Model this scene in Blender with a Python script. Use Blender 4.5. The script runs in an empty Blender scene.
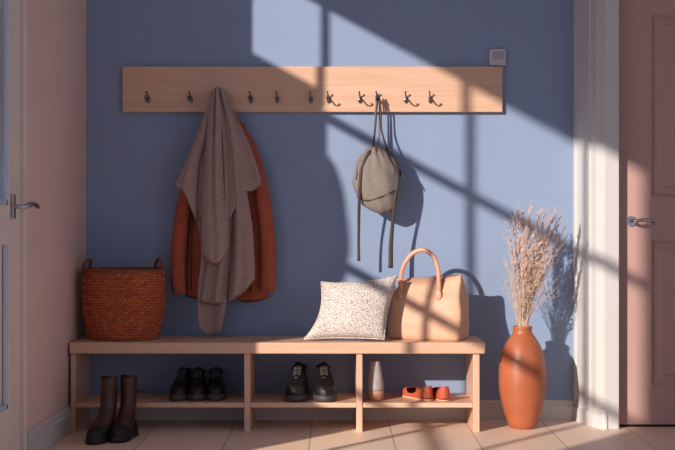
import bpy, bmesh, math, random
from mathutils import Vector, Matrix
C = bpy.context.scene.collection
PI = math.pi
random.seed(7)
CY, F, HZ, EYE = 6.2, 1283.0, 221.0, 0.959

def W(px, py, Y):
    s = F/(CY+Y)
    return Vector(((px-337.5)/s, Y, EYE+(HZ-py)/s))
def WX(px, Y): return (px-337.5)*(CY+Y)/F
def WZ(py, Y): return EYE+(HZ-py)*(CY+Y)/F

# ------------------------------------------------------------ materials
def lin(c):
    return tuple(((v/255)/12.92 if v/255 <= .04045 else ((v/255+.055)/1.055)**2.4) for v in c)+(1,)
def mat(name, col, rough=.6, metal=0, noise=0, nscale=20, bump=0, bscale=200, stretch=(1,1,1), spec=.5, sheen=0, coat=0, col2=None):
    m = bpy.data.materials.new(name); m.use_nodes = True
    nt = m.node_tree; b = nt.nodes['Principled BSDF']
    b.inputs['Roughness'].default_value = rough; b.inputs['Metallic'].default_value = metal
    b.inputs['Specular IOR Level'].default_value = spec
    b.inputs['Sheen Weight'].default_value = sheen; b.inputs['Coat Weight'].default_value = coat
    c = lin(col); b.inputs['Base Color'].default_value = c
    if noise or bump:
        tc = nt.nodes.new('ShaderNodeTexCoord'); mp = nt.nodes.new('ShaderNodeMapping')
        mp.inputs['Scale'].default_value = stretch
        nt.links.new(tc.outputs['Object'], mp.inputs['Vector'])
    if noise:
        n = nt.nodes.new('ShaderNodeTexNoise'); n.inputs['Scale'].default_value = nscale
        n.inputs['Detail'].default_value = 5
        nt.links.new(mp.outputs['Vector'], n.inputs['Vector'])
        r = nt.nodes.new('ShaderNodeValToRGB')
        r.color_ramp.elements[0].position = .3; r.color_ramp.elements[1].position = .7
        c2 = lin(col2) if col2 else tuple(v*(1-noise) for v in c[:3])+(1,)
        r.color_ramp.elements[0].color = c2; r.color_ramp.elements[1].color = c
        nt.links.new(n.outputs['Fac'], r.inputs['Fac']); nt.links.new(r.outputs['Color'], b.inputs['Base Color'])
    if bump:
        n2 = nt.nodes.new('ShaderNodeTexNoise'); n2.inputs['Scale'].default_value = bscale
        n2.inputs['Detail'].default_value = 3
        nt.links.new(mp.outputs['Vector'], n2.inputs['Vector'])
        bp = nt.nodes.new('ShaderNodeBump'); bp.inputs['Strength'].default_value = bump
        bp.inputs['Distance'].default_value = .003
        nt.links.new(n2.outputs['Fac'], bp.inputs['Height']); nt.links.new(bp.outputs['Normal'], b.inputs['Normal'])
    return m
M = {}
M['blue'] = mat('blue_wall_paint', (141,159,190), .85, noise=.05, nscale=3, bump=.1, bscale=160)
M['cream'] = mat('cream_wall_paint', (232,200,188), .85, noise=.04, nscale=3, bump=.1, bscale=160)
M['white'] = mat('white_trim_paint', (208,205,203), .4, noise=.03, nscale=6)
M['ceil'] = mat('ceiling_paint', (232,226,220), .9, noise=.03, nscale=4)
M['door'] = mat('rosy_door_paint', (196,158,148), .5, noise=.05, nscale=5)
M['ldoor'] = mat('pale_door_paint', (238,222,214), .45, noise=.05, nscale=5)
M['bead'] = mat('sky_tinted_bead', (196,212,234), .3, noise=.02)  # blue skylight on the door bead, painted into its colour
M['sun_block'] = mat('sun_block_render', (70,92,140), .9, noise=.4, nscale=9, bump=.4, bscale=40)
M['paving'] = mat('outdoor_paving', (150,145,140), .9, noise=.2, nscale=6)
M['wood'] = mat('pale_beech', (222,184,158), .45, noise=1, nscale=3.2, stretch=(.7,9,14), col2=(212,168,138), bump=.08, bscale=60)
M['woodv'] = mat('pale_beech_upright', (222,184,158), .45, noise=1, nscale=3.2, stretch=(12,9,.7), col2=(212,168,138), bump=.08, bscale=60)
M['metal'] = mat('brushed_steel', (190,190,195), .22, 1, noise=.1, nscale=30)
M['darkmetal'] = mat('dark_nickel', (120,118,120), .25, 1, noise=.1, nscale=30)
M['gap'] = mat('door_gap_shade', (40,30,28), .9, noise=.1)  # dark strips standing in for the shade in the door gaps
M['plastic'] = mat('switch_plastic', (205,200,202), .4, noise=.02)
M['plastic2'] = mat('switch_screen', (170,172,182), .3, noise=.02)
M['shawl'] = mat('taupe_wool', (176,148,138), .95, noise=.25, nscale=90, bump=.7, bscale=260, sheen=.3)
M['rust'] = mat('rust_coat_fabric', (180,88,62), .8, noise=.2, nscale=25, bump=.3, bscale=150)
M['rustdark'] = mat('rust_coat_lining', (92,50,38), .9, noise=.2, nscale=25)
M['pack'] = mat('taupe_canvas', (140,128,122), .85, noise=.15, nscale=60, bump=.5, bscale=300)
M['strap'] = mat('dark_webbing', (66,56,52), .6, noise=.2, nscale=60)
M['tote'] = mat('tan_leather', (216,168,138), .55, noise=.08, nscale=8, bump=.15, bscale=120)
M['toteedge'] = mat('tan_leather_handle', (218,160,132), .4, noise=.1, nscale=20)
M['basket'] = mat('wicker', (206,106,62), .6, noise=.6, nscale=45, bump=.8, bscale=220)
def weave_mat():
    m = bpy.data.materials.new('woven_wicker'); m.use_nodes = True
    nt = m.node_tree; b = nt.nodes['Principled BSDF']; b.inputs['Roughness'].default_value = .6
    tc = nt.nodes.new('ShaderNodeTexCoord'); sp = nt.nodes.new('ShaderNodeSeparateXYZ'); cb = nt.nodes.new('ShaderNodeCombineXYZ')
    dv = nt.nodes.new('ShaderNodeMath'); dv.operation = 'DIVIDE'; dv.inputs[1].default_value = .78
    at = nt.nodes.new('ShaderNodeMath'); at.operation = 'ARCTAN2'
    ml = nt.nodes.new('ShaderNodeMath'); ml.operation = 'MULTIPLY'; ml.inputs[1].default_value = .19
    br = nt.nodes.new('ShaderNodeTexBrick'); br.offset = .5
    for k, v in (('Scale',1),('Brick Width',.0199),('Row Height',.0123),('Mortar Size',.0016),('Mortar Smooth',.8)): br.inputs[k].default_value = v
    br.inputs['Color1'].default_value = lin((212,116,70)); br.inputs['Color2'].default_value = lin((178,84,48)); br.inputs['Mortar'].default_value = lin((84,38,24))
    L = nt.links.new
    L(tc.outputs['Object'], sp.inputs[0]); L(sp.outputs['Y'], dv.inputs[0]); L(dv.outputs[0], at.inputs[0]); L(sp.outputs['X'], at.inputs[1])
    L(at.outputs[0], ml.inputs[0]); L(ml.outputs[0], cb.inputs['X']); L(sp.outputs['Z'], cb.inputs['Y']); L(cb.outputs[0], br.inputs['Vector'])
    L(br.outputs['Color'], b.inputs['Base Color'])
    return m
M['basket'] = weave_mat()
M['basketd'] = mat('wicker_rim', (150,82,52), .65, noise=.4, nscale=80)
M['vase'] = mat('terracotta_glaze', (186,104,68), .42, noise=.22, nscale=7, bump=.1, bscale=60, coat=.1)
M['grass'] = mat('dried_grass_stalk', (232,204,180), .8, noise=.2, nscale=40)
M['plume'] = mat('dried_grass_plume', (236,200,182), .9, noise=.2, nscale=60)
M['leaf'] = mat('dried_leaf', (176,146,132), .8, noise=.3, nscale=40)
M['black'] = mat('black_leather', (20,19,22), .5, noise=.2, nscale=20)
M['blackr'] = mat('black_rubber', (20,19,20), .6, noise=.1)
M['sole'] = mat('dark_grey_rubber', (70,64,64), .6, noise=.1)
M['lace'] = mat('grey_lace', (74,70,70), .8, noise=.1)
M['boot'] = mat('dark_brown_leather', (70,38,30), .38, noise=.25, nscale=14)
M['flat'] = mat('rust_suede', (190,88,62), .6, noise=.15, nscale=40, bump=.2)
M['flatin'] = mat('flat_insole', (90,44,36), .8, noise=.1)
M['flatsole'] = mat('flat_sole_edge', (222,168,132), .6, noise=.1)
M['ceramic'] = mat('grey_glaze', (178,170,168), .3, noise=.2, nscale=30, coat=.3)
M['clay'] = mat('bare_clay', (196,142,112), .7, noise=.1)
M['shade_shrub'] = mat('shade_shrub_leaves', (70,96,60), .8, noise=.5, nscale=30)

def tile_mat():
    m = bpy.data.materials.new('beige_floor_tile'); m.use_nodes = True
    nt = m.node_tree; b = nt.nodes['Principled BSDF']; b.inputs['Roughness'].default_value = .5
    tc = nt.nodes.new('ShaderNodeTexCoord'); mp = nt.nodes.new('ShaderNodeMapping')
    mp.inputs['Location'].default_value = (.12,.22,0)
    br = nt.nodes.new('ShaderNodeTexBrick'); br.offset = 0.0; br.squash = 1
    br.inputs['Scale'].default_value = 1; br.inputs['Brick Width'].default_value = .365
    br.inputs['Row Height'].default_value = .73; br.inputs['Mortar Size'].default_value = .0028
    br.inputs['Mortar Smooth'].default_value = .3
    br.inputs['Color1'].default_value = lin((246,220,200)); br.inputs['Color2'].default_value = lin((240,210,188))
    br.inputs['Mortar'].default_value = lin((176,146,128))
    n = nt.nodes.new('ShaderNodeTexNoise'); n.inputs['Scale'].default_value = 5; n.inputs['Detail'].default_value = 6
    mx = nt.nodes.new('ShaderNodeMix'); mx.data_type = 'RGBA'; mx.blend_type = 'MULTIPLY'; mx.inputs['Factor'].default_value = .12
    nt.links.new(tc.outputs['Object'], mp.inputs['Vector']); nt.links.new(mp.outputs['Vector'], br.inputs['Vector'])
    nt.links.new(tc.outputs['Object'], n.inputs['Vector'])
    nt.links.new(br.outputs['Color'], mx.inputs[6]); nt.links.new(n.outputs['Color'], mx.inputs[7])
    nt.links.new(mx.outputs[2], b.inputs['Base Color'])
    bp = nt.nodes.new('ShaderNodeBump'); bp.inputs['Strength'].default_value = .3; bp.inputs['Distance'].default_value = .002; bp.invert = True
    nt.links.new(br.outputs['Fac'], bp.inputs['Height']); nt.links.new(bp.outputs['Normal'], b.inputs['Normal'])
    return m
M['tile'] = tile_mat()

def cushion_mat():
    m = bpy.data.materials.new('speckled_cushion_cotton'); m.use_nodes = True
    nt = m.node_tree; b = nt.nodes['Principled BSDF']; b.inputs['Roughness'].default_value = .9
    tc = nt.nodes.new('ShaderNodeTexCoord')
    v = nt.nodes.new('ShaderNodeTexVoronoi'); v.inputs['Scale'].default_value = 150
    r = nt.nodes.new('ShaderNodeValToRGB')
    r.color_ramp.elements[0].position = .24; r.color_ramp.elements[0].color = lin((88,80,84))
    r.color_ramp.elements[1].position = .40; r.color_ramp.elements[1].color = lin((212,202,194))
    nt.links.new(tc.outputs['Object'], v.inputs['Vector']); nt.links.new(v.outputs['Distance'], r.inputs['Fac'])
    nt.links.new(r.outputs['Color'], b.inputs['Base Color'])
    return m
M['cushion'] = cushion_mat()

def glass_mat():
    m = bpy.data.materials.new('window_glass'); m.use_nodes = True
    nt = m.node_tree; nt.nodes.remove(nt.nodes['Principled BSDF']); o = nt.nodes['Material Output']
    t = nt.nodes.new('ShaderNodeBsdfTransparent'); t.inputs['Color'].default_value = (.93,.96,1,1)
    g = nt.nodes.new('ShaderNodeBsdfGlossy'); g.inputs['Roughness'].default_value = .03
    mx = nt.nodes.new('ShaderNodeMixShader'); mx.inputs[0].default_value = .07
    nt.links.new(t.outputs[0], mx.inputs[1]); nt.links.new(g.outputs[0], mx.inputs[2]); nt.links.new(mx.outputs[0], o.inputs['Surface'])
    return m
M['glass'] = glass_mat()

# ------------------------------------------------------------ helpers
def obj(name, bm, m, parent=None, smooth=False, auto=False):
    bmesh.ops.recalc_face_normals(bm, faces=bm.faces)
    me = bpy.data.meshes.new(name); bm.to_mesh(me); bm.free()
    me.materials.append(m)
    o = bpy.data.objects.new(name, me); C.objects.link(o)
    if smooth:
        for p in me.polygons: p.use_smooth = True
    if parent: o.parent = parent
    return o
def thing(name, label, cat, loc=(0,0,0), rz=0, group=None):
    o = bpy.data.objects.new(name, None); C.objects.link(o); o.empty_display_size = .05
    o.location = loc; o.rotation_euler = (0,0,rz)
    o['label'] = label; o['category'] = cat
    if group: o['group'] = group
    return o
def tag(o, label, cat, group=None):
    o['label'] = label; o['category'] = cat
    if group: o['group'] = group
    return o
def struct(o, label, cat=None):
    o['kind'] = 'structure'; o['label'] = label
    if cat: o['category'] = cat
    return o
def box(bm, x0,x1,y0,y1,z0,z1, bev=0, seg=2, mtx=None):
    t = bmesh.new(); bmesh.ops.create_cube(t, size=1)
    for v in t.verts:
        v.co = Vector((x0+(v.co.x+.5)*(x1-x0), y0+(v.co.y+.5)*(y1-y0), z0+(v.co.z+.5)*(z1-z0)))
    if bev: bmesh.ops.bevel(t, geom=t.edges[:], offset=bev, segments=seg, affect='EDGES', profile=.5)
    if mtx: bmesh.ops.transform(t, matrix=mtx, verts=t.verts)
    me = bpy.data.meshes.new('tmp'); t.to_mesh(me); t.free(); bm.from_mesh(me); bpy.data.meshes.remove(me)
    return bm
def grid(bm, rows, closed=False, cap0=False, cap1=False):
    vs = [[bm.verts.new(p) for p in r] for r in rows]
    n = len(rows[0])
    for i in range(len(rows)-1):
        for j in range(n if closed else n-1):
            k = (j+1) % n
            try: bm.faces.new((vs[i][j], vs[i][k], vs[i+1][k], vs[i+1][j]))
            except ValueError: pass
    if cap0: bm.faces.new(vs[0])
    if cap1: bm.faces.new(vs[-1])
    return vs
def lathe(bm, prof, n=48, c=(0,0,0), sx=1, sy=1, cap0=True, cap1=False):
    rows = [[(c[0]+r*sx*math.cos(2*PI*j/n), c[1]+r*sy*math.sin(2*PI*j/n), c[2]+z) for j in range(n)] for r, z in prof]
    return grid(bm, rows, True, cap0, cap1)
def spline(pts, n):
    pts = [Vector(p) for p in pts]; P = [pts[0]*2-pts[1]]+pts+[pts[-1]*2-pts[-2]]; out = []
    m = len(pts)-1
    for i in range(n+1):
        t = i/n*m; k = min(int(t), m-1); f = t-k; a,b,c,d = P[k:k+4]
        out.append(.5*((2*b)+(c-a)*f+(2*a-5*b+4*c-d)*f*f+(3*b-a-3*c+d)*f**3))
    return out
def interp(tab, t):
    if t <= tab[0][0]: return tab[0][1]
    for (a,va),(b,vb) in zip(tab, tab[1:]):
        if t <= b: return va+(vb-va)*(t-a)/(b-a)
    return tab[-1][1]
def smoothi(tab, t):
    ts = [a for a,_ in tab]
    if t <= ts[0]: return tab[0][1]
    if t >= ts[-1]: return tab[-1][1]
    for i in range(len(tab)-1):
        if t <= ts[i+1]:
            def sl(k):
                if k <= 0 or k >= len(tab)-1:
                    return 0 if k>0 and 0 else (tab[min(k+1,len(tab)-1)][1]-tab[max(k-1,0)][1])/(ts[min(k+1,len(tab)-1)]-ts[max(k-1,0)])
                return (tab[k+1][1]-tab[k-1][1])/(ts[k+1]-ts[k-1])
            h = ts[i+1]-ts[i]; f = (t-ts[i])/h
            return ((2*f**3-3*f*f+1)*tab[i][1]+(f**3-2*f*f+f)*h*sl(i)+(-2*f**3+3*f*f)*tab[i+1][1]+(f**3-f*f)*h*sl(i+1))
def tube(bm, pts, r, n=10, smooth=0, flat=1.0, up=(0,-1,0), cap=True):
    """round or flattened tube; r float or list; flat = thickness/width ratio measured along the reference 'up'"""
    if smooth: pts = spline(pts, smooth)
    pts = [Vector(p) for p in pts]; rows = []
    N = len(pts); up = Vector(up).normalized()
    for i, p in enumerate(pts):
        d = (pts[min(i+1,N-1)]-pts[max(i-1,0)]).normalized()
        a = d.cross(up)
        if a.length < .05: a = d.cross(Vector((1,.3,.2)))
        a.normalize(); b = a.cross(d).normalized()
        rr = r if isinstance(r,(int,float)) else (r[i] if len(r)==N else interp([(k/(len(r)-1),v) for k,v in enumerate(r)], i/(N-1)))
        rows.append([p+a*rr*math.cos(2*PI*j/n)+b*rr*flat*math.sin(2*PI*j/n) for j in range(n)])
    grid(bm, rows, True, cap, cap)
def ball(bm, c, r, s=(1,1,1), seg=12):
    t = bmesh.new(); bmesh.ops.create_uvsphere(t, u_segments=seg, v_segments=seg//2+2, radius=r)
    for v in t.verts: v.co = Vector((v.co.x*s[0]+c[0], v.co.y*s[1]+c[1], v.co.z*s[2]+c[2]))
    me = bpy.data.meshes.new('tmp'); t.to_mesh(me); t.free(); bm.from_mesh(me); bpy.data.meshes.remove(me)
def prism(bm, poly, z0, z1):
    """poly of (x,y) extruded in z"""
    a = [bm.verts.new((x,y,z0)) for x,y in poly]; b = [bm.verts.new((x,y,z1)) for x,y in poly]
    bm.faces.new(a); bm.faces.new(b)
    for i in range(len(poly)):
        k = (i+1)%len(poly); bm.faces.new((a[i],a[k],b[k],b[i]))
B = bmesh.new

# ------------------------------------------------------------ room shell
XL, XLF = -1.215, -1.25          # left wall: at the corner, and from Y=-1 onward
YR = -7.4; XR = 2.4; ZC = 2.8
XB = 1.14                         # end of the blue wall
b = B(); box(b, -1.75, XR+.1, YR-.1, .1, -.1, 0); struct(obj('floor', b, M['tile']), 'pale beige square-tiled floor')
b = B(); box(b, -1.42, XR+.1, YR-.1, .1, ZC, ZC+.1); struct(obj('ceiling', b, M['ceil']), 'plain white ceiling')
b = B(); box(b, -1.42, 1.25, 0, .12, 0, ZC); struct(obj('wall_back', b, M['blue']), 'matt blue back wall')
# left wall : solid part next to the corner (slightly splayed), lintel, solid part behind
b = B()
prism(b, [(XL,.0),(XLF,-1.06),(XLF-.1,-1.06),(XLF-.1,.0)], 0, 2.165)
prism(b, [(XL,.0),(XLF+.0007,-1.024),(XLF-.1,-1.024),(XLF-.1,.0)], 2.165, ZC)
box(b, XLF-.1, XLF, -3.66, -1.024, 2.68, ZC)
box(b, XLF-.1, XLF, YR, -3.66, 0, ZC)
struct(obj('wall_left', b, M['cream']), 'plain warm cream left wall')
b = B(); box(b, XR, XR+.1, -2.0, -.2, 0, ZC); box(b, XR, XR+.1, YR, -5.0, 0, ZC); box(b, XR, XR+.1, -5.0, -2.0, 2.4, ZC); box(b, XR, XR+.1, -5.0, -2.0, 0, .3); struct(obj('wall_right', b, M['cream']), 'cream right wall with an added opening for sky fill')  # opening added out of view to let in sky fill
b = B()
box(b, -1.42, -.9, YR-.1, YR, 0, ZC); box(b, -.9, .7, YR-.1, YR, 2.0, ZC); box(b, .7, XR, YR-.1, YR, 0, ZC); box(b, -.9,.7,YR-.1,YR,0,.5)
struct(obj('wall_rear', b, M['cream']), 'cream wall behind the viewer with an added opening for sky fill')  # rear opening added behind the viewer as a fill-light source

# right-hand splay, casing and the wall above the door
YC = -.28
b = B()
pf = [(XB,0),(XB+.004,-.02),(XB+.012,-.022),(XB+.014,-.034),(XB+.010,-.040),(XB+.044,-.165),(XB+.052,-.170),(XB+.056,-.182),(XB+.052,-.188),(XB+.066,-.235),(XB+.060,-.245),(XB+.088,YC),(XB+.12,YC),(XB+.12,.06),(XB,.06)]
prism(b, pf, 0, ZC)
struct(obj('trim_1', b, M['white']), 'white moulded splay beside the blue wall')
b = B(); box(b, 1.228, 1.297, YC-.012, -.12, 0, 2.25, .003); box(b, 1.228, 2.32, YC-.012, -.12, 2.18, 2.25, .003); box(b, 2.25, 2.32, YC-.012, -.12, 0, 2.18, .003)
struct(obj('trim_2', b, M['white']), 'white door casing around the rosy door')
b = B(); box(b, 1.26, XR, YC, -.12, 2.25, ZC); box(b, 2.32, XR, YC, -.12, 0, 2.25); box(b, 1.23, XR, -.12, 0, 0, ZC)
struct(obj('wall_front', b, M['white']), 'wall around the rosy door')
# plinth of the splay
b = B()
prism(b, [(XB-.012,-.002),(XB-.002,-.03),(XB+.050,-.222),(XB+.046,-.232),(XB+.076,YC-.012),(XB+.0885,YC-.020),(XB+.1,YC-.020),(XB+.1,0)], 0, .065)
prism(b, [(XB-.006,-.002),(XB+.004,-.026),(XB+.056,-.220),(XB+.052,-.230),(XB+.080,YC-.008),(XB+.0885,YC-.016),(XB+.1,YC-.016),(XB+.1,0)], .065, .092)
struct(obj('trim_3', b, M['white']), 'white plinth at the foot of the splay')
# baseboards
def baseboard(name, a, bb, h, label):
    a, bb = Vector(a), Vector(bb); d = (bb-a).normalized(); n = Vector((-d.y, d.x, 0))
    prof = [(0,0),(.018,0),(.018,h*.70),(.013,h*.76),(.013,h*.86),(.007,h*.94),(.005,h),(0,h)]
    bm = B(); rows = [[p+n*o+Vector((0,0,z)) for o, z in prof] for p in (a, bb)]
    grid(bm, rows, True, True, True)
    struct(obj(name, bm, M['white']), label)
baseboard('baseboard_back', (XB-.005,0,0), (XL,0,0), .095, 'low white baseboard on the blue wall')
baseboard('baseboard_left', (XL,-.0,0), (XLF,-1.045,0), .118, 'white moulded baseboard on the left wall')
baseboard('baseboard_right', (XR,-7.2,0), (XR,-.32,0), .1, 'white baseboard on the right wall')

# ------------------------------------------------------------ left door
d = bpy.data.objects.new('door_1', None); C.objects.link(d); struct(d, 'pale glazed door with steel lever handle in the left wall'); d.location = (XLF,-1.1,0)
def lx(bm, x0,x1,y0,y1,z0,z1,bev=0): box(bm, x0, x1, y0+1.1, y1+1.1, z0, z1, bev)
b = B()
Y0, Y1, G0, G1 = -1.102, -1.435, -1.275, -1.42
xo, xi = -.055, -.012
lx(b, xo, xi, G0, Y0, .01, 2.15, .003)           # latch stile
lx(b, xo, xi, Y1, G1, .01, 2.15, .003)
lx(b, xo, xi, G1, G0, 2.05, 2.15); lx(b, xo, xi, G1, G0, .87, 1.02); lx(b, xo, xi, G1, G0, .01, .24)
obj('leaf_frame', b, M['ldoor'], d)
b = B(); lx(b, xo+.012, xo+.024, G1-.004, G0+.004, .235, .875); obj('lower_panel', b, M['ldoor'], d)
b = B()
for z0,z1 in ((1.02,2.05),(.24,.87)):
    lx(b, xi-.016, xi-.002, G0-.026, G0, z0, z1, .003); lx(b, xi-.016, xi-.002, G1, G0, z0, z0+.02, .003)
obj('bead', b, M['bead'], d)
b = B(); lx(b, xo+.016, xo+.021, G1-.003, G0+.003, 1.015, 2.055); obj('pane', b, M['glass'], d)
# casing, and a dark strip painted as the gap's shade
b = B(); lx(b, -.09, .006, -1.092, -1.062, 0, 2.165, .002); obj('jamb', b, M['ldoor'], d)
b = B(); lx(b, -.075, -.03, -1.1025, -1.0915, 0, 2.15); obj('gap_shade', b, M['gap'], d)
hz = WZ(207, -1.23)
b = B()
t = bmesh.new()
lx(b, xi, xi+.012, -1.252, -1.208, hz-.045, hz+.05, .0055)
obj('handle_plate', b, M['metal'], d)
b = B()
tube(b, [(xi+.006,-.13,hz+.002),(xi+.04,-.13,hz+.002),(xi+.056,-.118,hz+.004),(xi+.062,-.08,hz+.012),(xi+.066,-.03,hz+.011),(xi+.070,.0,hz+.0)], [.011,.011,.012,.013,.0125,.0115,.009], 12, 24, flat=.8, up=(0,0,1))
obj('handle_lever', b, M['metal'], d, True)

# glazed wall beyond the door (daylight source)
w = bpy.data.objects.new('window_1', None); C.objects.link(w); struct(w, 'tall glazed screen in the left wall'); w.location = (XLF,0,0)
b = B()
def wx(y0,y1,z0,z1,x0=-.033,x1=-.012): box(b, x0, x1, y0, y1, z0, z1)
wx(-1.480,-1.432,0,2.16); wx(-1.497,-1.464,2.16,2.68)
wx(-2.353,-2.318,0,2.68)
wx(-3.125,-3.09,0,2.68)
wx(-3.66,-3.52,0,2.68)
wx(-1.470,-1.024,2.165,2.222)                    # transom sill above the door
wx(-3.62,-1.46,2.095,2.14); wx(-3.62,-1.46,1.425,1.468); wx(-3.62,-1.92,.893,.931)
wx(-3.62,-1.9,0,.08); wx(-1.93,-1.9,.08,.76); wx(-1.9,-1.46,.72,.76)
obj('window_frame', b, M['white'], w)
b = B(); box(b, -.04, -.015, -1.92, -1.46, 0, .73); obj('sun_block_panel', b, M['ldoor'], w)  # unseen solid panel, added to keep low sun off the floor
for (a, c, z0, z1) in ((-1.464,-1.024,2.222,2.68),(-2.318,-1.497,.76,2.68),(-3.09,-2.353,.08,2.68),(-3.52,-3.125,.08,2.68)):
    b = B(); box(b, -.031, -.027, a, c, z0, z1); obj('pane', b, M['glass'], w)
# added outdoor block shades the door glass; paving around it
b = B(); box(b, -1.78, -1.6, -1.885, -1.1, 0, 2.415); struct(obj('wall_sun_block', b, M['sun_block']), 'added outdoor block that keeps sun off the glazed door')
b = B(); box(b, -9, -1.35, -10, 4, -.16, -.02); struct(obj('ground', b, M['paving']), 'outdoor paving')

# ------------------------------------------------------------ right door
DY = -.225
d = bpy.data.objects.new('door_2', None); C.objects.link(d); struct(d, 'rosy pink panelled door with steel lever handle'); d.location = (1.305, DY, 0)
DX0, DX1 = 1.305, 2.245
pu = (WX(650,DY), WX(650,DY)+.6)
zu = (WZ(198,DY), WZ(14,DY)); zl = (WZ(386,DY), WZ(239,DY))
b = B()
def dx(bm,x0,x1,y0,y1,z0,z1,bev=0): box(bm, x0-1.305, x1-1.305, y0, y1, z0, z1, bev)
dx(b, DX0, pu[0], 0, .04, .012, 2.175); dx(b, pu[1], DX1, 0, .04, .012, 2.175)
dx(b, pu[0], pu[1], 0, .04, .012, zl[0]); dx(b, pu[0], pu[1], 0, .04, zl[1], zu[0]); dx(b, pu[0], pu[1], 0, .04, zu[1], 2.175)
obj('leaf_frame', b, M['door'], d)
def raised(zz):
    bm = B(); x0,x1 = pu[0]-1.305, pu[1]-1.305; z0,z1 = zz
    rings = [(0,.0),(.006,-.003),(.012,.002),(.022,.012),(.045,.012),(.055,.006)]
    rows = []
    for i, y in rings: rows.append([(x0+i,y,z0+i),(x1-i,y,z0+i),(x1-i,y,z1-i),(x0+i,y,z1-i)])
    grid(bm, rows, True, False, True); return bm
obj('panel', raised(zu), M['door'], d); obj('panel', raised(zl), M['door'], d)
b = B(); dx(b, 1.297, 1.3055, .0, .03, 0, 2.18); obj('gap_shade', b, M['gap'], d)  # dark strip painted for the shade beside the leaf
b = B(); dx(b, 1.30, 2.25, .01, .04, 0, .012); obj('under_door_shade', b, M['gap'], d)  # dark strip painted for the shade under the leaf
hx, hz = WX(631,DY)-1.305, WZ(221,DY)
b = B(); tube(b, [(hx,0,hz),(hx,-.008,hz)], .024, 24, up=(0,0,1)); obj('handle_rose', b, M['metal'], d)
b = B(); tube(b, [(hx,-.006,hz),(hx,-.045,hz),(hx+.012,-.058,hz),(hx+.05,-.06,hz+.006),(hx+.085,-.058,hz-.004),(hx+.092,-.05,hz-.012)], [.009,.009,.010,.010,.009,.006], 12, 24, flat=.8, up=(0,0,1)); obj('handle_lever', b, M['metal'], d, True)

# ------------------------------------------------------------ coat rail with hooks
rail = thing('coat_rail', 'long pale wooden wall board carrying a row of steel hooks', 'coat rack', (0,0,0))
RY = -.028
rx0, rx1, rz0, rz1 = WX(122.5,RY), WX(502.5,RY), WZ(112,RY), WZ(66.5,RY)
b = B(); box(b, rx0, rx1, RY, 0, rz0, rz1, .002); obj('board', b, M['wood'], rail)
def hook_mesh():
    b = B()
    ball(b, (0,-.003,0), .011, (1,.45,1.5), 14)
    tube(b, [(0,-.004,.006),(-.001,-.022,.004),(-.002,-.040,-.004),(-.001,-.058,-.004),(.0,-.070,.006)], [.0048,.0042,.0038,.0034,.0034], 8, 16, up=(1,0,0))
    ball(b, (0,-.071,.009), .0062)
    tube(b, [(0,-.004,.010),(-.002,-.012,.020),(-.003,-.022,.027),(-.004,-.028,.034)], [.0036,.0034,.003], 8, 10, up=(1,0,0))
    ball(b, (-.004,-.029,.036), .0048)
    return b
hook0 = None
HZ_ = WZ(100, RY)
for px in (148.5,191,219,251.5,277.5,311,329,360,377.5,406,430.5):
    if hook0 is None: hook0 = h = obj('hook', hook_mesh(), M['darkmetal'], rail, True)
    else: h = hook0.copy(); C.objects.link(h); h.parent = rail
    h.location = (WX(px,RY), RY, HZ_); h.rotation_euler = (0, 0, random.uniform(-.12,.12))

# switch
sw = thing('wall_switch', 'small square off-white wall control above the right end of the wooden rail', 'switch', (WX(497.5,-.01), 0, WZ(66,-.01)+.002))
b = B(); box(b, -.040,.040,-.016,0,0,.080,.004); obj('plate', b, M['plastic'], sw)
b = B(); box(b, -.024,.032,-.0185,-.014,.030,.068,.001); obj('screen', b, M['plastic2'], sw)
b = B(); box(b, -.008,.016,-.020,-.014,.012,.026,.001); obj('button', b, M['plastic'], sw)

# ------------------------------------------------------------ bench
BF, BB = -.385, -.022
bt = WZ(342.5,BF); 
bench = thing('storage_bench', 'low pale wooden bench with three open shoe bays', 'bench', (-.28, -.2, 0))
def bobj(name, bm, m): 
    for v in bm.verts: v.co -= Vector((-.28,-.2,0))
    return obj(name, bm, m, bench)
bx0, bx1 = -1.2165, WX(485.5,BF)
b = B(); box(b, bx0, bx1, BF, BB, bt-.052, bt, .007, 3); bobj('seat_top', b, M['wood'])
def upright(x0, x1, nm):
    b = B(); box(b, x0, x1, BF+.015, BB-.0, 0, bt-.0525, .002); bobj(nm, b, M['woodv'])
upright(bx0+.004, WX(75,BF), 'side_panel'); upright(WX(473.5,BF), WX(480,BF), 'side_panel')
upright(WX(244,BF), WX(250,BF), 'divider'); upright(WX(356.5,BF), WX(362.5,BF), 'divider')
SH = WZ(402.8, BF+.02)
for a, c in ((75,244),(250,356.5),(362.5,473.5)):
    b = B(); box(b, WX(a,BF)+.001, WX(c,BF)-.001, BF+.02, BB, SH-.022, SH, .0015); bobj('shelf', b, M['wood'])

# ------------------------------------------------------------ basket
bk = thing('wicker_basket', 'tall reddish-brown woven basket with two loop handles on the bench', 'basket', (-1.0, -.2, bt))
b = B(); n = 120; rows = []
prof = [(0,.152),(.01,.162),(.08,.181),(.16,.193),(.24,.196),(.29,.193),(.32,.189)]
NR = 26
for i in range(NR*2+1):
    z = .32*i/(NR*2); r = smoothi(prof, z); k = i//2; row = []
    for j in range(n):
        th = 2*PI*j/n
        w_ = .0052*(1 if (i%2) else .0)*(1+math.cos(th*n/4+(PI if k%2 else 0)))
        rr = r-.006+w_
        row.append((rr*math.cos(th), rr*.78*math.sin(th), z))
    rows.append(row)
grid(b, rows, True, True, False)
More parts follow.
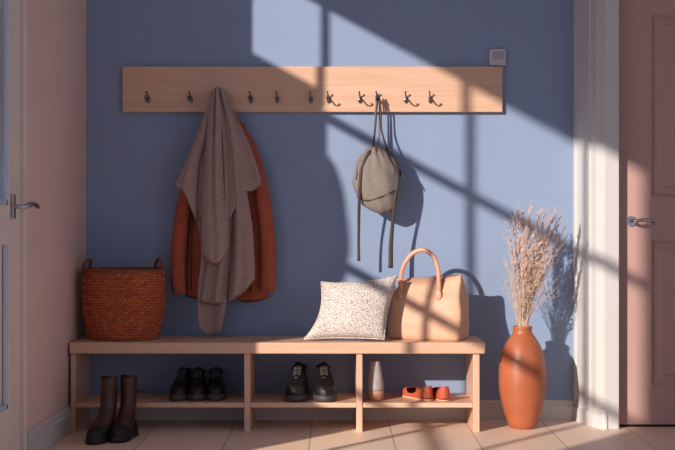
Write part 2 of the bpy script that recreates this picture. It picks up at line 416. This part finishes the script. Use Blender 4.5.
# inner wall and floor
irows = [[((smoothi(prof,z)-.014)*math.cos(2*PI*j/n), (smoothi(prof,z)-.014)*.78*math.sin(2*PI*j/n), z) for j in range(n)] for z in (.32,.2,.02)]
grid(b, irows, True, False, True)
obj('basket_body', b, M['basket'], bk)
b = B()
for q in range(2):
    tube(b, [((.186+.004*math.cos(a*22+q*PI))*math.cos(a),(.186)*.78*math.sin(a), .322+.004*math.sin(a*22+q*PI)) for a in [2*PI*k/176 for k in range(177)]], .0055, 8, up=(0,0,1))
obj('rim', b, M['basketd'], bk, True)
for s in (-1,1):
    b = B()
    tube(b, [(s*.186,-.035,.30),(s*.184,-.036,.330),(s*.172,-.030,.360),(s*.160,0,.370),(s*.160,.03,.360),(s*.168,.045,.330),(s*.172,.045,.30)] if s<0 else
            [(s*.188,-.035,.29),(s*.188,-.036,.33),(s*.182,-.030,.358),(s*.168,-.01,.372),(s*.152,.02,.362),(s*.142,.045,.338),(s*.136,.065,.30)], .0070, 10, 30, up=(0,1,.2))
    obj('handle', b, M['basketd'], bk, True)

# ------------------------------------------------------------ draped cloth
def sheet(L, R, top, bot, Y, fold, nu=46, nv=60, thick=.010, edge=.03):
    """L,R: (py,px) outline; bot: (u,py); Y(u,v) base depth; fold(u,v) extra depth (towards viewer negative). Closed, with rounded edges"""
    front, back = [], []
    for i in range(nv+1):
        v = i/nv; fr, bk_ = [], []
        for j in range(nu+1):
            u = j/nu
            py = top+(smoothi(bot,u)-top)*v
            px = smoothi(L,py)*(1-u)+smoothi(R,py)*u
            e = min(1, min(u,1-u)/.08, (1-v)/.03+.0); e = math.sqrt(max(0,1-(1-e)**2))
            y = Y(u,v)+fold(u,v)*(.35+.65*e)
            P = W(px,py,-.12); 
            fr.append(Vector((P.x, y-thick*.5*e, P.z))); bk_.append(Vector((P.x, y+thick*.5*e, P.z)))
        front.append(fr); back.append(bk_)
    bm = B(); a = grid(bm, front); c = grid(bm, back)
    def stitch(p, q):
        for i in range(len(p)-1):
            try: bm.faces.new((p[i],p[i+1],q[i+1],q[i]))
            except ValueError: pass
    stitch([r[0] for r in a],[r[0] for r in c]); stitch([r[-1] for r in a],[r[-1] for r in c]); stitch(a[0],c[0]); stitch(a[-1],c[-1])
    bmesh.ops.remove_doubles(bm, verts=bm.verts, dist=.0004)
    return bm
def merge(bms):
    b = B()
    for t in bms:
        me = bpy.data.meshes.new('tmp'); t.to_mesh(me); t.free(); b.from_mesh(me); bpy.data.meshes.remove(me)
    return b
def g(x, c, w): return math.exp(-((x-c)/w)**2)
# rust coat behind
HX = WX(219,-.03)
coat = thing('rust_coat', 'rust-brown coat hanging behind the taupe wool wrap', 'coat', (0,0,0))
obj('body', sheet([(100,212),(140,203),(170,190),(200,188),(250,186),(300,184)], [(100,226),(125,243),(150,257),(184,262),(230,266),(300,268)], 100,
    [(0,297),(.1,299),(.2,298),(.26,286),(.45,284),(.58,290),(.64,301),(.8,303),(.95,300),(1,298)],
    lambda u,v: -.036-.018*v, lambda u,v: -.02*v*(.3+math.sin(PI*u)*.5)-.012*v*math.sin(u*17)+.02*v*g(u,.3,.04)), M['rust'], coat, True)
for pts, rr in (([(206,125),(194,165),(184,205),(179,245),(178,275),(180,294)], [.02,.03,.034,.036,.034,.033]),
                ([(240,125),(256,165),(264,205),(268,245),(268,270),(267,291)], [.02,.03,.034,.036,.036,.036])):
    b = B(); tube(b, [W(px,py,-.078-.02*i/5) for i,(px,py) in enumerate(pts)], rr, 20, 30, flat=.75)
    sl = obj('sleeve', b, M['rust'], coat, True)
for px0, px1 in ((192,191),(252,251)):
    b = B(); tube(b, [W(px0,215,-.085), W((px0+px1)/2,255,-.09), W(px1,292,-.094)], .0035, 8, 12)
    obj('front_edge', b, M['rustdark'], coat, True)

S1 = sheet([(87,215),(92,211),(109,208),(138,195),(161,186),(187,174.5),(192,176),(260,195)], [(87,221),(92,226),(109,232),(138,247),(167,258),(184,262),(190,262),(260,240)], 87,
    [(0,187),(.1,192),(.2,205),(.3,226),(.5,240),(.7,215),(.8,193),(.9,191),(1,184)],
    lambda u,v: -.088-.065*v, lambda u,v: -.016*math.sin(u*19+.6)*(.2+.8*v)-.03*math.sin(PI*u)*(1-v)**.5)
S2 = sheet([(95,214),(140,200),(190,190),(219,197),(253,201.5),(288,198),(323,199),(334,204)], [(95,220),(140,215),(190,218),(260,229),(300,227.5),(334,221.5)], 95,
    [(0,331),(.15,334),(.5,334.5),(.9,333),(1,330)],
    lambda u,v: -.088-.065*v, lambda u,v: -.016*math.sin(u*6.5+1.2)-.016*v*g(u,.7,.2))
S3 = sheet([(92,217),(130,217),(200,217),(240,211),(302,200)], [(90,222),(110,231),(130,238),(160,243.5),(190,247),(224,252.5),(260,255),(280,255.5)], 90,
    [(0,302),(.3,304),(.55,301),(.8,292),(1,279)],
    lambda u,v: -.115-.05*v, lambda u,v: -.045*g(u,.30,.13)*(.5+.5*v)-.040*g(u,.72,.15)*(.6+.4*v)+.040*g(u,.51,.06)*(1-.3*v)-.015*math.sin(u*23)*v, thick=.014, nu=70)
S4 = sheet([(88,214),(109,209.5),(150,206.5),(200,203.5),(240,203),(264,205)], [(88,219),(109,222),(150,223),(200,226),(235,230),(264,229)], 88.5,
    [(0,252),(.15,260),(.5,264),(.8,260),(1,248)],
    lambda u,v: -.135-.06*v, lambda u,v: -.040*math.sin(PI*u)**.6+.030*g(u,.5,.09)*(1-v*.7), thick=.02, nu=60)
S5 = sheet([(88,212),(109,206),(138,196),(165,187),(187,180)], [(88,217),(109,214),(138,208),(165,200),(215,198)], 90,
    [(0,186),(.3,194),(.6,206),(1,224)],
    lambda u,v: -.115-.05*v, lambda u,v: -.025*math.sin(PI*u)**.7, thick=.012)
o = obj('wool_wrap', merge([S1,S2,S3,S4,S5]), M['shawl'], None, True)
tag(o, 'taupe wool wrap draped over a hook in loose folds', 'shawl')

# ------------------------------------------------------------ backpack
bp = thing('backpack', 'small taupe canvas backpack with dark straps hanging from the wooden rail', 'backpack', (WX(377,-.1), 0, 0))
ox = bp.location.x
def V(px,py,Y): p = W(px,py,Y); return Vector((p.x-ox,p.y,p.z))
Lp = [(146,373),(149,366),(156,360),(167,355.5),(180,353),(193,355),(203,361),(210,370),(214,379)]
Rp = [(146,377),(149,384),(156,390),(167,396),(180,400),(193,400),(203,398),(210,393),(214,386)]
rows = []
for i in range(33):
    t = i/32; py = 146+68*(.5-.5*math.cos(PI*t)); a, c = smoothi(Lp,py), smoothi(Rp,py)
    cx = (a+c)/2; hw = (c-a)/2; dep = .066*math.sin(PI*min(1,max(0,.04+t*.93)))**.6 if 0<t<1 else .006
    row = []
    for j in range(40):
        th = 2*PI*j/40; co, si = math.cos(th), math.sin(th)
        P = V(cx+hw*co, py, -.105)
        top_ = math.exp(-(py-146)/14); wr = 1+.06*math.sin(th*5+py*.12)*math.sin(py*.22)+.04*math.sin(th*7+py*.1)+.22*top_*math.sin(th*13)
        row.append(Vector((P.x+.004*math.sin(py*.3+th*2), -.102-dep*si*(1.15 if si>0 else .9)*wr-.012*t, P.z)))
    rows.append(row)
b = B(); grid(b, rows, True, True, True); bpb = obj('body', b, M['pack'], bp, True)
def on_front(px,py,off=.002):
    a, c = smoothi(Lp,py), smoothi(Rp,py); cx=(a+c)/2; hw=(c-a)/2
    t = math.acos(max(-1,min(1,1-2*(py-146)/68)))/PI
    dep = .066*math.sin(PI*min(1,max(0,.04+t*.93)))**.6; q = max(-.98,min(.98,(px-cx)/hw))
    return V(px,py,-.105).xz, -.102-dep*math.sqrt(1-q*q)*1.15-.012*t-off
def fp(px,py,off=.002):
    (x,z), y = on_front(px,py,off); return Vector((x,y,z))
b = B(); tube(b, [fp(x,y,.001) for x,y in ((357,197),(364,200.5),(372,200),(382,196.5),(392,192),(398,189))], .0028, 8, 24); obj('zip', b, M['strap'], bpb, True)
b = B(); tube(b, [fp(x,y,.001) for x,y in ((361,160),(358,168),(356,180))], .0025, 8, 12); obj('seam', b, M['strap'], bpb, True)
hookp = V(377.5,97,-.06)
b = B()
tube(b, [V(373,150,-.10), V(374.5,130,-.085), V(376,108,-.075), hookp+Vector((-.002,-.004,.008)), V(379.5,108,-.068), V(379.5,130,-.075), V(378,150,-.09)], .0042, 8, 40, flat=.6)
obj('hanging_loop', b, M['pack'], bp, True)
b = B()
tube(b, [V(372,152,-.115), V(375,130,-.095), V(377,104,-.085), hookp+Vector((.001,-.016,.012)), V(380.5,108,-.082), V(381.5,130,-.088), V(388,152,-.11)], .0048, 8, 40, flat=.5)
obj('top_handle', b, M['strap'], bp, True)
b = B()
tube(b, [V(375,149,-.14),fp(369,153,.004),fp(365,160,.004),fp(361.5,170,.005),fp(360,182,.006),V(359.3,200,-.16),V(358.8,225,-.14),V(358.6,245,-.132),V(358.8,261,-.13)], [.005,.009,.0095,.009,.0085,.0075,.0068,.0065,.0075], 10, 60, flat=.4)
obj('shoulder_strap', b, M['strap'], bp, True)
b = B()
tube(b, [V(380,149,-.14),fp(388,153,.004),fp(394,161,.004),fp(396.5,172,.005),fp(397,184,.006),V(395,200,-.155),V(392.5,225,-.14),V(391,245,-.132),V(390.7,268,-.13)], [.005,.010,.012,.011,.0085,.008,.0085,.0105,.0115], 10, 60, flat=.4)
obj('shoulder_strap', b, M['strap'], bp, True)
b = B(); tube(b, [V(399,170,-.115),V(402,173,-.12),V(405,179,-.125)], [.004,.006,.004], 8, 10, flat=.5); ball(b, V(401,174,-.12), .008, (1,.6,1)); obj('buckle', b, M['strap'], bp, True)

# ------------------------------------------------------------ tote bag
tt = thing('tote_bag', 'tan leather handbag with one arched handle behind the speckled cushion', 'bag', (.425, -.205, bt), math.radians(-23))
rows = []
H = .272
for i in range(25):
    t = i/24; z = H*t
    hw = interp([(0,.172),(.05,.180),(.3,.182),(.7,.172),(1,.152)], t); hd = interp([(0,.082),(.06,.090),(.3,.088),(.7,.066),(.93,.034),(1,.024)], t)
    row = []
    for j in range(64):
        th = 2*PI*(j+.5)/64; co, si = math.cos(th), math.sin(th); p = .2 if t<.6 else .2+.3*(t-.6)
        x = hw*math.copysign(abs(co)**p, co); y = hd*math.copysign(abs(si)**p, si)
        y *= 1-.12*math.sin(PI*t)*math.cos(x*9)
        x += .008*math.sin(t*9+y*30)*t + .010*t
        zz = z + t**3*(.014*abs(x/hw)**3*(1 if x>0 else .6)-.016*math.cos(x*14+.4))
        x -= .012*math.exp(-((y-.0)/.03)**2)*math.sin(PI*t)*(1 if x>0 else -1)
        y += .006*math.sin(x*26+t*5)*math.sin(PI*t)
        row.append((x,y,zz))
    rows.append(row)
b = B(); grid(b, rows, True, True, True); bmesh.ops.bevel(b, geom=[e for e in b.edges if all(v in list(b.verts)[:64] for v in e.verts)][:0] or [], offset=.001) if False else None
for v in b.verts: v.co.x *= .98
obj('body', b, M['tote'], tt, True)
b = B()
tube(b, [(-.118,-.050,.225),(-.118,-.056,.28),(-.102,-.056,.345),(-.060,-.050,.400),(-.012,-.046,.416),(.036,-.050,.392),(.064,-.056,.335),(.070,-.058,.28),(.070,-.054,.215)], .0105, 14, 60, flat=.75)
hd_ = obj('handle', b, M['toteedge'], tt, True)
for sx in (-.118,.070):
    b = B(); ball(b, (sx,-.064,.208), .019, (.85,.30,1.3), 20)
    obj('handle_tab', b, M['toteedge'], hd_, True)
b = B(); tube(b, [(-.140,-.0,.276),(-.06,-.0,.262),(0,0,.260),(.07,0,.264),(.135,0,.286)], .004, 8, 30); obj('zip', b, M['toteedge'], tt, True)

# ------------------------------------------------------------ cushion
c00, c10, c11, c01 = W(304,339,-.31)+Vector((0,0,0)), W(384,343,-.36), W(399,275,-.27), W(321,282,-.20)
c00.z = max(c00.z, bt+.008); c10.z = bt+.012
def cushion():
    n = 36; fr, bk_ = [], []
    nrm = (c10-c00).cross(c01-c00).normalized()
    if nrm.y > 0: nrm = -nrm
    ctr = (c00+c10+c11+c01)/4
    for i in range(n+1):
        u = i/n; ra, rb = [], []
        for j in range(n+1):
            v = j/n
            eu = 4*u*(1-u); ev = 4*v*(1-v)
            # pull edges in between the corners
            uu = u+(.5-u)*(.20 if u<.5 else .07)*ev*(1 if u>.5 else 1.2-v*.4)*abs(2*u-1)**2; vv = v+(.5-v)*.13*eu*abs(2*v-1)**2*(1 if v>.5 else .35)
            p = (c00*(1-uu)*(1-vv)+c10*uu*(1-vv)+c11*uu*vv+c01*(1-uu)*vv)
            th = .074*(eu*ev)**.45
            th *= 1+.04*math.sin(u*11+v*4)
            ra.append(p+nrm*th); rb.append(p-nrm*th*.85)
        fr.append(ra); bk_.append(rb)
    bm = B(); grid(bm, fr); grid(bm, bk_); bmesh.ops.remove_doubles(bm, verts=bm.verts, dist=.0006); 
    for v in bm.verts: v.co.z = max(v.co.z, bt+.001)
    return bm
cu = thing('cushion', 'white cushion speckled with small dark dots leaning against the handbag', 'cushion', ((c00+c10)/2).to_tuple())
cu.location.z = bt
bm = cushion()
for v in bm.verts: v.co -= cu.location
co_ = obj('cover', bm, M['cushion'], cu, True)
b = B(); 
def edge_pts():
    pts = []
    n=24
    for seg in range(4):
        for k in range(n):
            f = k/n
            u, v = ((f,0),(1,f),(1-f,1),(0,1-f))[seg]
            eu = 4*u*(1-u); ev = 4*v*(1-v)
            uu = u+(.5-u)*(.20 if u<.5 else .07)*ev*(1 if u>.5 else 1.2-v*.4)*abs(2*u-1)**2; vv = v+(.5-v)*.13*eu*abs(2*v-1)**2*(1 if v>.5 else .35)
            pts.append(c00*(1-uu)*(1-vv)+c10*uu*(1-vv)+c11*uu*vv+c01*(1-uu)*vv-cu.location)
    pts.append(pts[0]); return pts
tube(b, edge_pts(), .003, 8); obj('piping', b, M['cushion'], cu, True)

# ------------------------------------------------------------ floor vase and dried grass
vx, vy = WX(522.5,-.25), -.25
s = F/(CY+vy)
b = B()
pr = [(427,11),(426,13),(420,15.5),(410,18.8),(400,21.3),(390,23),(380,23.8),(370,23.6),(360,22.4),(350,20),(342,16.5),(336,12.6),(333,10.2),(330,9.2),(327.5,9.6),(326,10),(325.2,9.2)]
zt = lambda py: (427-py)/s
lathe(b, [(h/s, zt(y)) for y,h in pr]+[(7.6/s, zt(326)),(7.2/s, zt(332)),(14/s, zt(345)),(18/s,zt(370)),(10/s,zt(420))], 64, cap1=True)
vs = thing('floor_vase', 'tall terracotta floor vase holding dried grasses', 'vase', (vx,vy,0))
obj('body', b, M['vase'], vs, True)
b = B(); tube(b, [(9.3/s*math.cos(a),9.3/s*math.sin(a),zt(332.5)) for a in [2*PI*k/48 for k in range(49)]], .0018, 8, up=(0,0,1)); obj('neck_ring', b, M['vase'], vs, True)
neck = Vector((vx,vy,zt(326)))
GL = 'slender dried grass stem with a feathery pink-beige head in the terracotta vase'
def stem_path(tx, tz, ty, bend, r0):
    base = neck+Vector((r0[0],r0[1],-.20)); rim = neck+Vector((r0[0]*.9+ (tx-neck.x)*.05, r0[1]*.9,.0))
    tip = Vector((tx,ty,tz)); mid = rim.lerp(tip,.5)+Vector((bend,0,.01))
    return [base, rim, mid, tip]
tips = [(506,222),(512,214),(518,206),(523,212),(527,222),(531,204),(538,214),(542,206),(546,212),(551,218),(556,208),(561,216),(565,226),(569,234),(535,228),(548,230),(540,236),(524,234)]
for i,(px,py) in enumerate(tips):
    ty = vy + random.uniform(-.10,.08); P = W(px,py,ty)
    a = random.uniform(0,2*PI); r0 = (.022*math.cos(a), .022*math.sin(a))
    path = spline(stem_path(P.x,P.z,ty,(neck.x-P.x)*.12+random.uniform(-.015,.01),r0), 24)
    st = thing('dried_grass_stem', GL, 'dried grass', tuple(path[0]), 0, 'dried grass stems in the terracotta vase')
    loc = path[0]
    b = B(); tube(b, [p-loc for p in path], [.0018,.0016,.0012,.0008], 6); obj('stalk', b, M['grass'], st, True)
    b = B()
    L0 = 13+ (i%3)
    for k in range(70):
        f = random.random(); q = L0+f*(24-L0); k0 = min(int(q),23); p = path[k0].lerp(path[k0+1], q-k0)-loc
        d = (path[24]-path[20]).normalized()
        side = Vector((random.uniform(-1,1),random.uniform(-1,1),random.uniform(-.2,.3))).normalized()
        ln = random.uniform(.018,.042)*(1.1-f*.5); wdt = random.uniform(.0013,.0024)
        e = p+d*ln+side*ln*.48
        tube(b, [p, p.lerp(e,.5)+side*.002, e], [wdt*.6,wdt,.0003], 5)
    obj('seed_head', b, M['plume'], st, True)
# fine wisps nobody could count
b = B()
for k in range(130):
    px = random.uniform(500,568); py = 226+random.uniform(-6,60)+abs(px-534)*.25
    ty = vy+random.uniform(-.11,.09); P = W(px,py,ty); a = random.uniform(0,2*PI); rr = random.uniform(.005,.026)
    path = spline(stem_path(P.x,P.z,ty,(neck.x-P.x)*.14+random.uniform(-.02,.02),(rr*math.cos(a),rr*math.sin(a))), 14)
    tube(b, path, [.0008,.0008,.0006,.0003], 4)
    for q in range(3):
        p = path[random.randint(7,13)]; dd = Vector((random.uniform(-.02,.02),random.uniform(-.015,.015),random.uniform(.01,.035)))
        tube(b, [p, p+dd*.6, p+dd], [.0006,.0010,.0003], 4)
w_ = obj('grass_wisps', b, M['grass'], None, True); tag(w_, 'haze of fine pale wisps among the dried stems in the vase', 'dried grass'); w_['kind'] = 'stuff'
for i,(px,py,ty,lab) in enumerate(((549,236,-.33,'leafy dried twig at the right side of the vase, upper leaves on the grass heads'),(530,256,-.34,'shorter leafy dried twig in the middle of the terracotta vase'))):
    P = W(px,py,ty); path = spline(stem_path(P.x,P.z,ty,.01,(.010-.02*i,-.018)), 24); loc = path[0]
    st = thing('dried_twig', lab, 'dried twig', tuple(loc))
    b = B(); tube(b, [p-loc for p in path], [.0016,.0014,.001], 6); obj('stalk', b, M['leaf'], st, True)
    b = B()
    for k in range(11,24):
        for sg in (-1,1):
            if random.random() < .3: continue
            p = path[k]-loc; e = p+Vector((sg*random.uniform(.012,.02),random.uniform(-.01,.01),random.uniform(.004,.014)))
            tube(b, [p, p.lerp(e,.45), e], [.0006,.0048,.0008], 8, 6, flat=.25)
    obj('leaves', b, M['leaf'], st, True)

# ------------------------------------------------------------ shoes (toe along -Y in local space, heel at +Y)
def foot_outline(t, L, Wd, closed_toe=1.0):
    # t 0 heel .. 1 toe : half width
    w = interp([(0,0),(.02,.42),(.06,.62),(.12,.74),(.25,.80),(.4,.80),(.55,.88),(.7,1.0),(.82,.97),(.90,.80),(.96,.52),(.99,.26),(1,0)], t)
    return w*Wd/2
def shoe_upper(L, Wd, hprof, z0, open_t, phi_open, p=.6, nt=44, nf=28, lean=.0):
    bm = B(); rows = []
    for i in range(nt+1):
        t = .5-.5*math.cos(PI*i/nt); hw = max(foot_outline(t,L,Wd),.0004); h = smoothi(hprof,t)
        row = []
        for j in range(nf+1):
            ph = PI*j/nf; co, si = math.cos(ph), math.sin(ph)
            x = hw*math.copysign(abs(co)**p, co); z = z0+h*si**(.75)
            if t < .5: x *= 1-.18*(si if t>.02 else 0)
            row.append(Vector((x, L/2-L*t+lean*z, z)))
        rows.append(row)
    vs = [[bm.verts.new(q) for q in r] for r in rows]
    for i in range(nt):
        t = .5-.5*math.cos(PI*(i+.5)/nt)
        for j in range(nf):
            ph = (j+.5)/nf*180
            if open_t and t < open_t:
                lim = phi_open*(.5+.5*min(1,t/(open_t*.6)))*min(1, math.sqrt(max(0,(open_t-t))/(.10)) )
                if abs(ph-90) < lim: continue
            bm.faces.new((vs[i][j],vs[i][j+1],vs[i+1][j+1],vs[i+1][j]))
    bmesh.ops.remove_doubles(bm, verts=bm.verts, dist=.0002)
    return bm
def shoe_sole(L, Wd, z0, z1, grow=1.05):
    bm = B(); pts = []
    N = 30
    ts = [.5-.5*math.cos(PI*i/N) for i in range(N+1)]
    for t in ts: pts.append((foot_outline(t,L,Wd)*grow, L/2*1.02-L*1.04*t))
    for t in reversed(ts[1:-1]): pts.append((-foot_outline(t,L,Wd)*grow, L/2*1.02-L*1.04*t))
    rows = [[(x*k, y*k, z) for x,y in pts] for z,k in ((z0,.96),(z0+.003,1),(z1-.003,1),(z1,.97))]
    grid(bm, rows, True, True, True); return bm
def solid(o, th):
    m = o.modifiers.new('thickness','SOLIDIFY'); m.thickness = th; m.offset = -1
def sneaker(name, label, group, L=.27, Wd=.098, high=.11):
    t = thing(name, label, 'shoe', (0,0,0), 0, group)
    u = obj('upper', shoe_upper(L, Wd, [(0,high*.82),(.1,high*.80),(.3,high*.84),(.42,high*.86),(.52,high*.74),(.65,high*.56),(.8,high*.44),(.93,high*.34),(1,high*.18)], .024, .44, 52), M['black'], t, True); solid(u, .004)
    obj('sole', shoe_sole(L, Wd, 0, .030, 1.06), M['sole'], t, True)
    b = B()
    tube(b, [(x*.8,L/2-L*tt_,.024+z) for x,tt_,z in ((0,.03,high*.84),(.030,.10,high*.80),(.031,.30,high*.78),(.022,.42,high*.80),(0,.455,high*.82),(-.022,.42,high*.80),(-.031,.30,high*.78),(-.030,.10,high*.80),(0,.03,high*.84))], .0075, 8, 48, up=(0,0,1))
    obj('collar', b, M['black'], u, True)
    b = B(); tube(b, [(0,L/2-L*.70,.024+high*.53),(0,L/2-L*.55,.024+high*.74),(0,L/2-L*.45,.024+high*.92),(0,L/2-L*.41,.024+high*1.0)], [.012,.016,.016,.013], 10, 14, flat=.25, up=(0,-1,1)); obj('tongue', b, M['black'], u, True)
    b = B()
    for k in range(5):
        tt_ = .66-.05*k; h = .024+smoothi([(.42,high*.90),(.52,high*.80),(.65,high*.62),(.8,high*.48)], tt_)+.006
        for sg in (-1,1):
            tube(b, [(-sg*.018,L/2-L*tt_,h-.004),(0,L/2-L*(tt_-.02),h+.003),(sg*.018,L/2-L*(tt_-.045),h+.002)], .0022, 6, 6)
    obj('laces', b, M['lace'], u, True)
    return t
def copy_thing(r, label, loc, rz):
    c = r.copy(); C.objects.link(c); c['label'] = label; c.location = loc; c.rotation_euler = (0,0,rz)
    for ch in list(r.children):
        k = ch.copy(); C.objects.link(k); k.parent = c
        for gch in list(ch.children):
            q = gch.copy(); C.objects.link(q); q.parent = k
    return c
G1_ = 'black lace-up shoes on the middle shelf'
s1 = sneaker('lace_up_shoe', 'black lace-up shoe, left one of the pair in the middle bay', G1_, .28, .105, .14)
s1.location = (WX(297.5,-.26), -.205, SH); s1.rotation_euler = (0,0,math.radians(-3))
copy_thing(s1, 'black lace-up shoe, right one of the pair in the middle bay', (WX(324,-.26), -.21, SH), math.radians(4))
G2_ = 'small black shoes on the left shelf'
s2 = sneaker('low_shoe', 'black low shoe on the left shelf, nearest the boots', G2_, .24, .085, .115)
s2.location = (WX(180,-.26), -.195, SH); s2.rotation_euler = (0,0,math.radians(-5))
copy_thing(s2, 'black low shoe, middle of the three on the left shelf', (WX(196.5,-.26), -.20, SH), math.radians(2))
copy_thing(s2, 'black low shoe on the left shelf, nearest the wooden divider', (WX(214.5,-.26), -.195, SH), math.radians(4))

# flats
def ballet(label):
    t = thing('ballet_flat', label, 'shoe', (0,0,0), 0, 'rust-red flats on the right shelf')
    L, Wd = .235, .082
    u = obj('upper', shoe_upper(L, Wd, [(0,.070),(.06,.072),(.15,.066),(.3,.050),(.5,.040),(.65,.040),(.8,.036),(.93,.026),(1,.012)], .008, .72, 68, p=.5), M['flat'], t, True); solid(u, .0022)
    obj('sole', shoe_sole(L, Wd, 0, .009, 1.04), M['flatsole'], t, True)
    obj('insole', shoe_sole(L, Wd, .009, .014, .9), M['flatin'], t, True)
    return t
f1 = ballet('rust-red flat shoe, left one, its toe turned away to the left'); f1.location = (WX(417,-.22), -.21, SH); f1.rotation_euler = (0,0,math.radians(180+27))
copy_thing(f1, 'rust-red flat shoe, right one, its heel facing outward', (WX(440.5,-.22), -.215, SH), math.radians(180+6))

# boots
def boot(label):
    t = thing('ankle_boot', label, 'boot', (0,0,0), 0, 'tall dark brown boots in front of the bench')
    L, Wd = .238, .084
    obj('rubber_foot', shoe_upper(L, Wd, [(0,.05),(.15,.054),(.4,.060),(.6,.064),(.8,.056),(.93,.042),(1,.026)], .018, 0, 0), M['blackr'], t, True)
    obj('sole', shoe_sole(L, Wd, 0, .024, 1.06), M['black'], t, True)
    b = B(); rows = []
    path = [(-.020,.045,.040,.088),(.000,.076,.038,.072),(.034,.112,.0355,.052),(.05,.145,.034,.044),(.054,.18,.034,.043),(.054,.225,.035,.044),(.053,.262,.036,.045),(.053,.272,.036,.045)]
    P = [(0,path)]
    N = 30
    for i in range(N+1):
        f = i/N*(len(path)-1); k = min(int(f),len(path)-2); q = f-k
        y,z,rx_,ry_ = [path[k][m]*(1-q)+path[k+1][m]*q for m in range(4)]
        rows.append([(rx_*math.cos(a)*(1+.02*math.sin(z*90)), y+ry_*math.sin(a), z+(.004*math.cos(a*2) if z>.25 else 0)) for a in [2*PI*m/32 for m in range(32)]])
    grid(b, rows, True, True, False)
    sh = obj('shaft', b, M['boot'], t, True); solid(sh, .003)
    return t
b1 = boot('dark brown tall boot with black rubber foot, left one of the pair'); b1.location = (WX(104,-.60)-.004, -.595, 0); b1.rotation_euler = (0,0,math.radians(-17))
copy_thing(b1, 'dark brown tall boot with black rubber foot, right one beside the bench front', (WX(124,-.56), -.55, 0), math.radians(-11))

# small ceramic bottle on the shelf
cb = thing('ceramic_bottle', 'small grey glazed tapering bottle with bare clay foot on the right shelf', 'bottle', (WX(375.5,-.27), -.27, SH))
b = B(); lathe(b, [(.030,.042),(.0395,.044),(.0395,.06),(.037,.075),(.036,.09),(.033,.11),(.0315,.125),(.027,.15),(.022,.168),(.020,.178),(.018,.180),(.016,.17)], 40, cap1=True); obj('body', b, M['ceramic'], cb, True)
b = B(); lathe(b, [(.034,0),(.037,.003),(.0395,.03),(.040,.044),(.030,.045)], 40, cap1=True); obj('foot', b, M['clay'], cb, True)

# ------------------------------------------------------------ added unseen shrub, shaped to round the sun patch's edge
pl = thing('shade_topiary', 'added unseen shrub shape that curves the shadow edge on the wall', 'shadow caster', (-1.475,-1.66,-.02))
b = B(); lathe(b, [(.05,-.02),(.07,0),(.085,.25),(.09,.3),(.075,.3)], 24, cap1=True); obj('pot', b, M['clay'], pl, True)
b = B(); tube(b, [(0,0,.28),(.0,.01,.8),(0,0.0,1.4)], .012, 8); obj('trunk', b, M['leaf'], pl, True)
b = B(); ball(b, (0,0,1.70), .17, (.55,1.05,2.3), 32)
for v in b.verts: v.co += Vector((random.uniform(-.006,.006),random.uniform(-.006,.006),random.uniform(-.006,.006)))
obj('crown', b, M['shade_shrub'], pl)

# ------------------------------------------------------------ light
sd = Vector((.82,1,-.443)).normalized()
sun = bpy.data.lights.new('sun','SUN'); so = bpy.data.objects.new('sun', sun); C.objects.link(so)
so.rotation_euler = sd.to_track_quat('-Z','Y').to_euler(); sun.energy = 6.5; sun.color = (1,.84,.68); sun.angle = math.radians(.9)
wd = bpy.data.worlds.new('sky'); bpy.context.scene.world = wd; wd.use_nodes = True
bg = wd.node_tree.nodes['Background']; bg.inputs[0].default_value = (.58,.72,1,1); bg.inputs[1].default_value = 1.15

cam = bpy.data.cameras.new('camera'); co = bpy.data.objects.new('camera', cam); C.objects.link(co)
co.location = (0,-CY,EYE); co.rotation_euler = (PI/2,0,0); cam.sensor_width = 36; cam.lens = F/675*36
cam.shift_y = -(225-HZ)/675; cam.clip_start = .05
S = bpy.context.scene; S.camera = co
S.view_settings.view_transform = 'Standard'; S.view_settings.look = 'None'; S.view_settings.gamma = 1
S.view_settings.exposure = 0
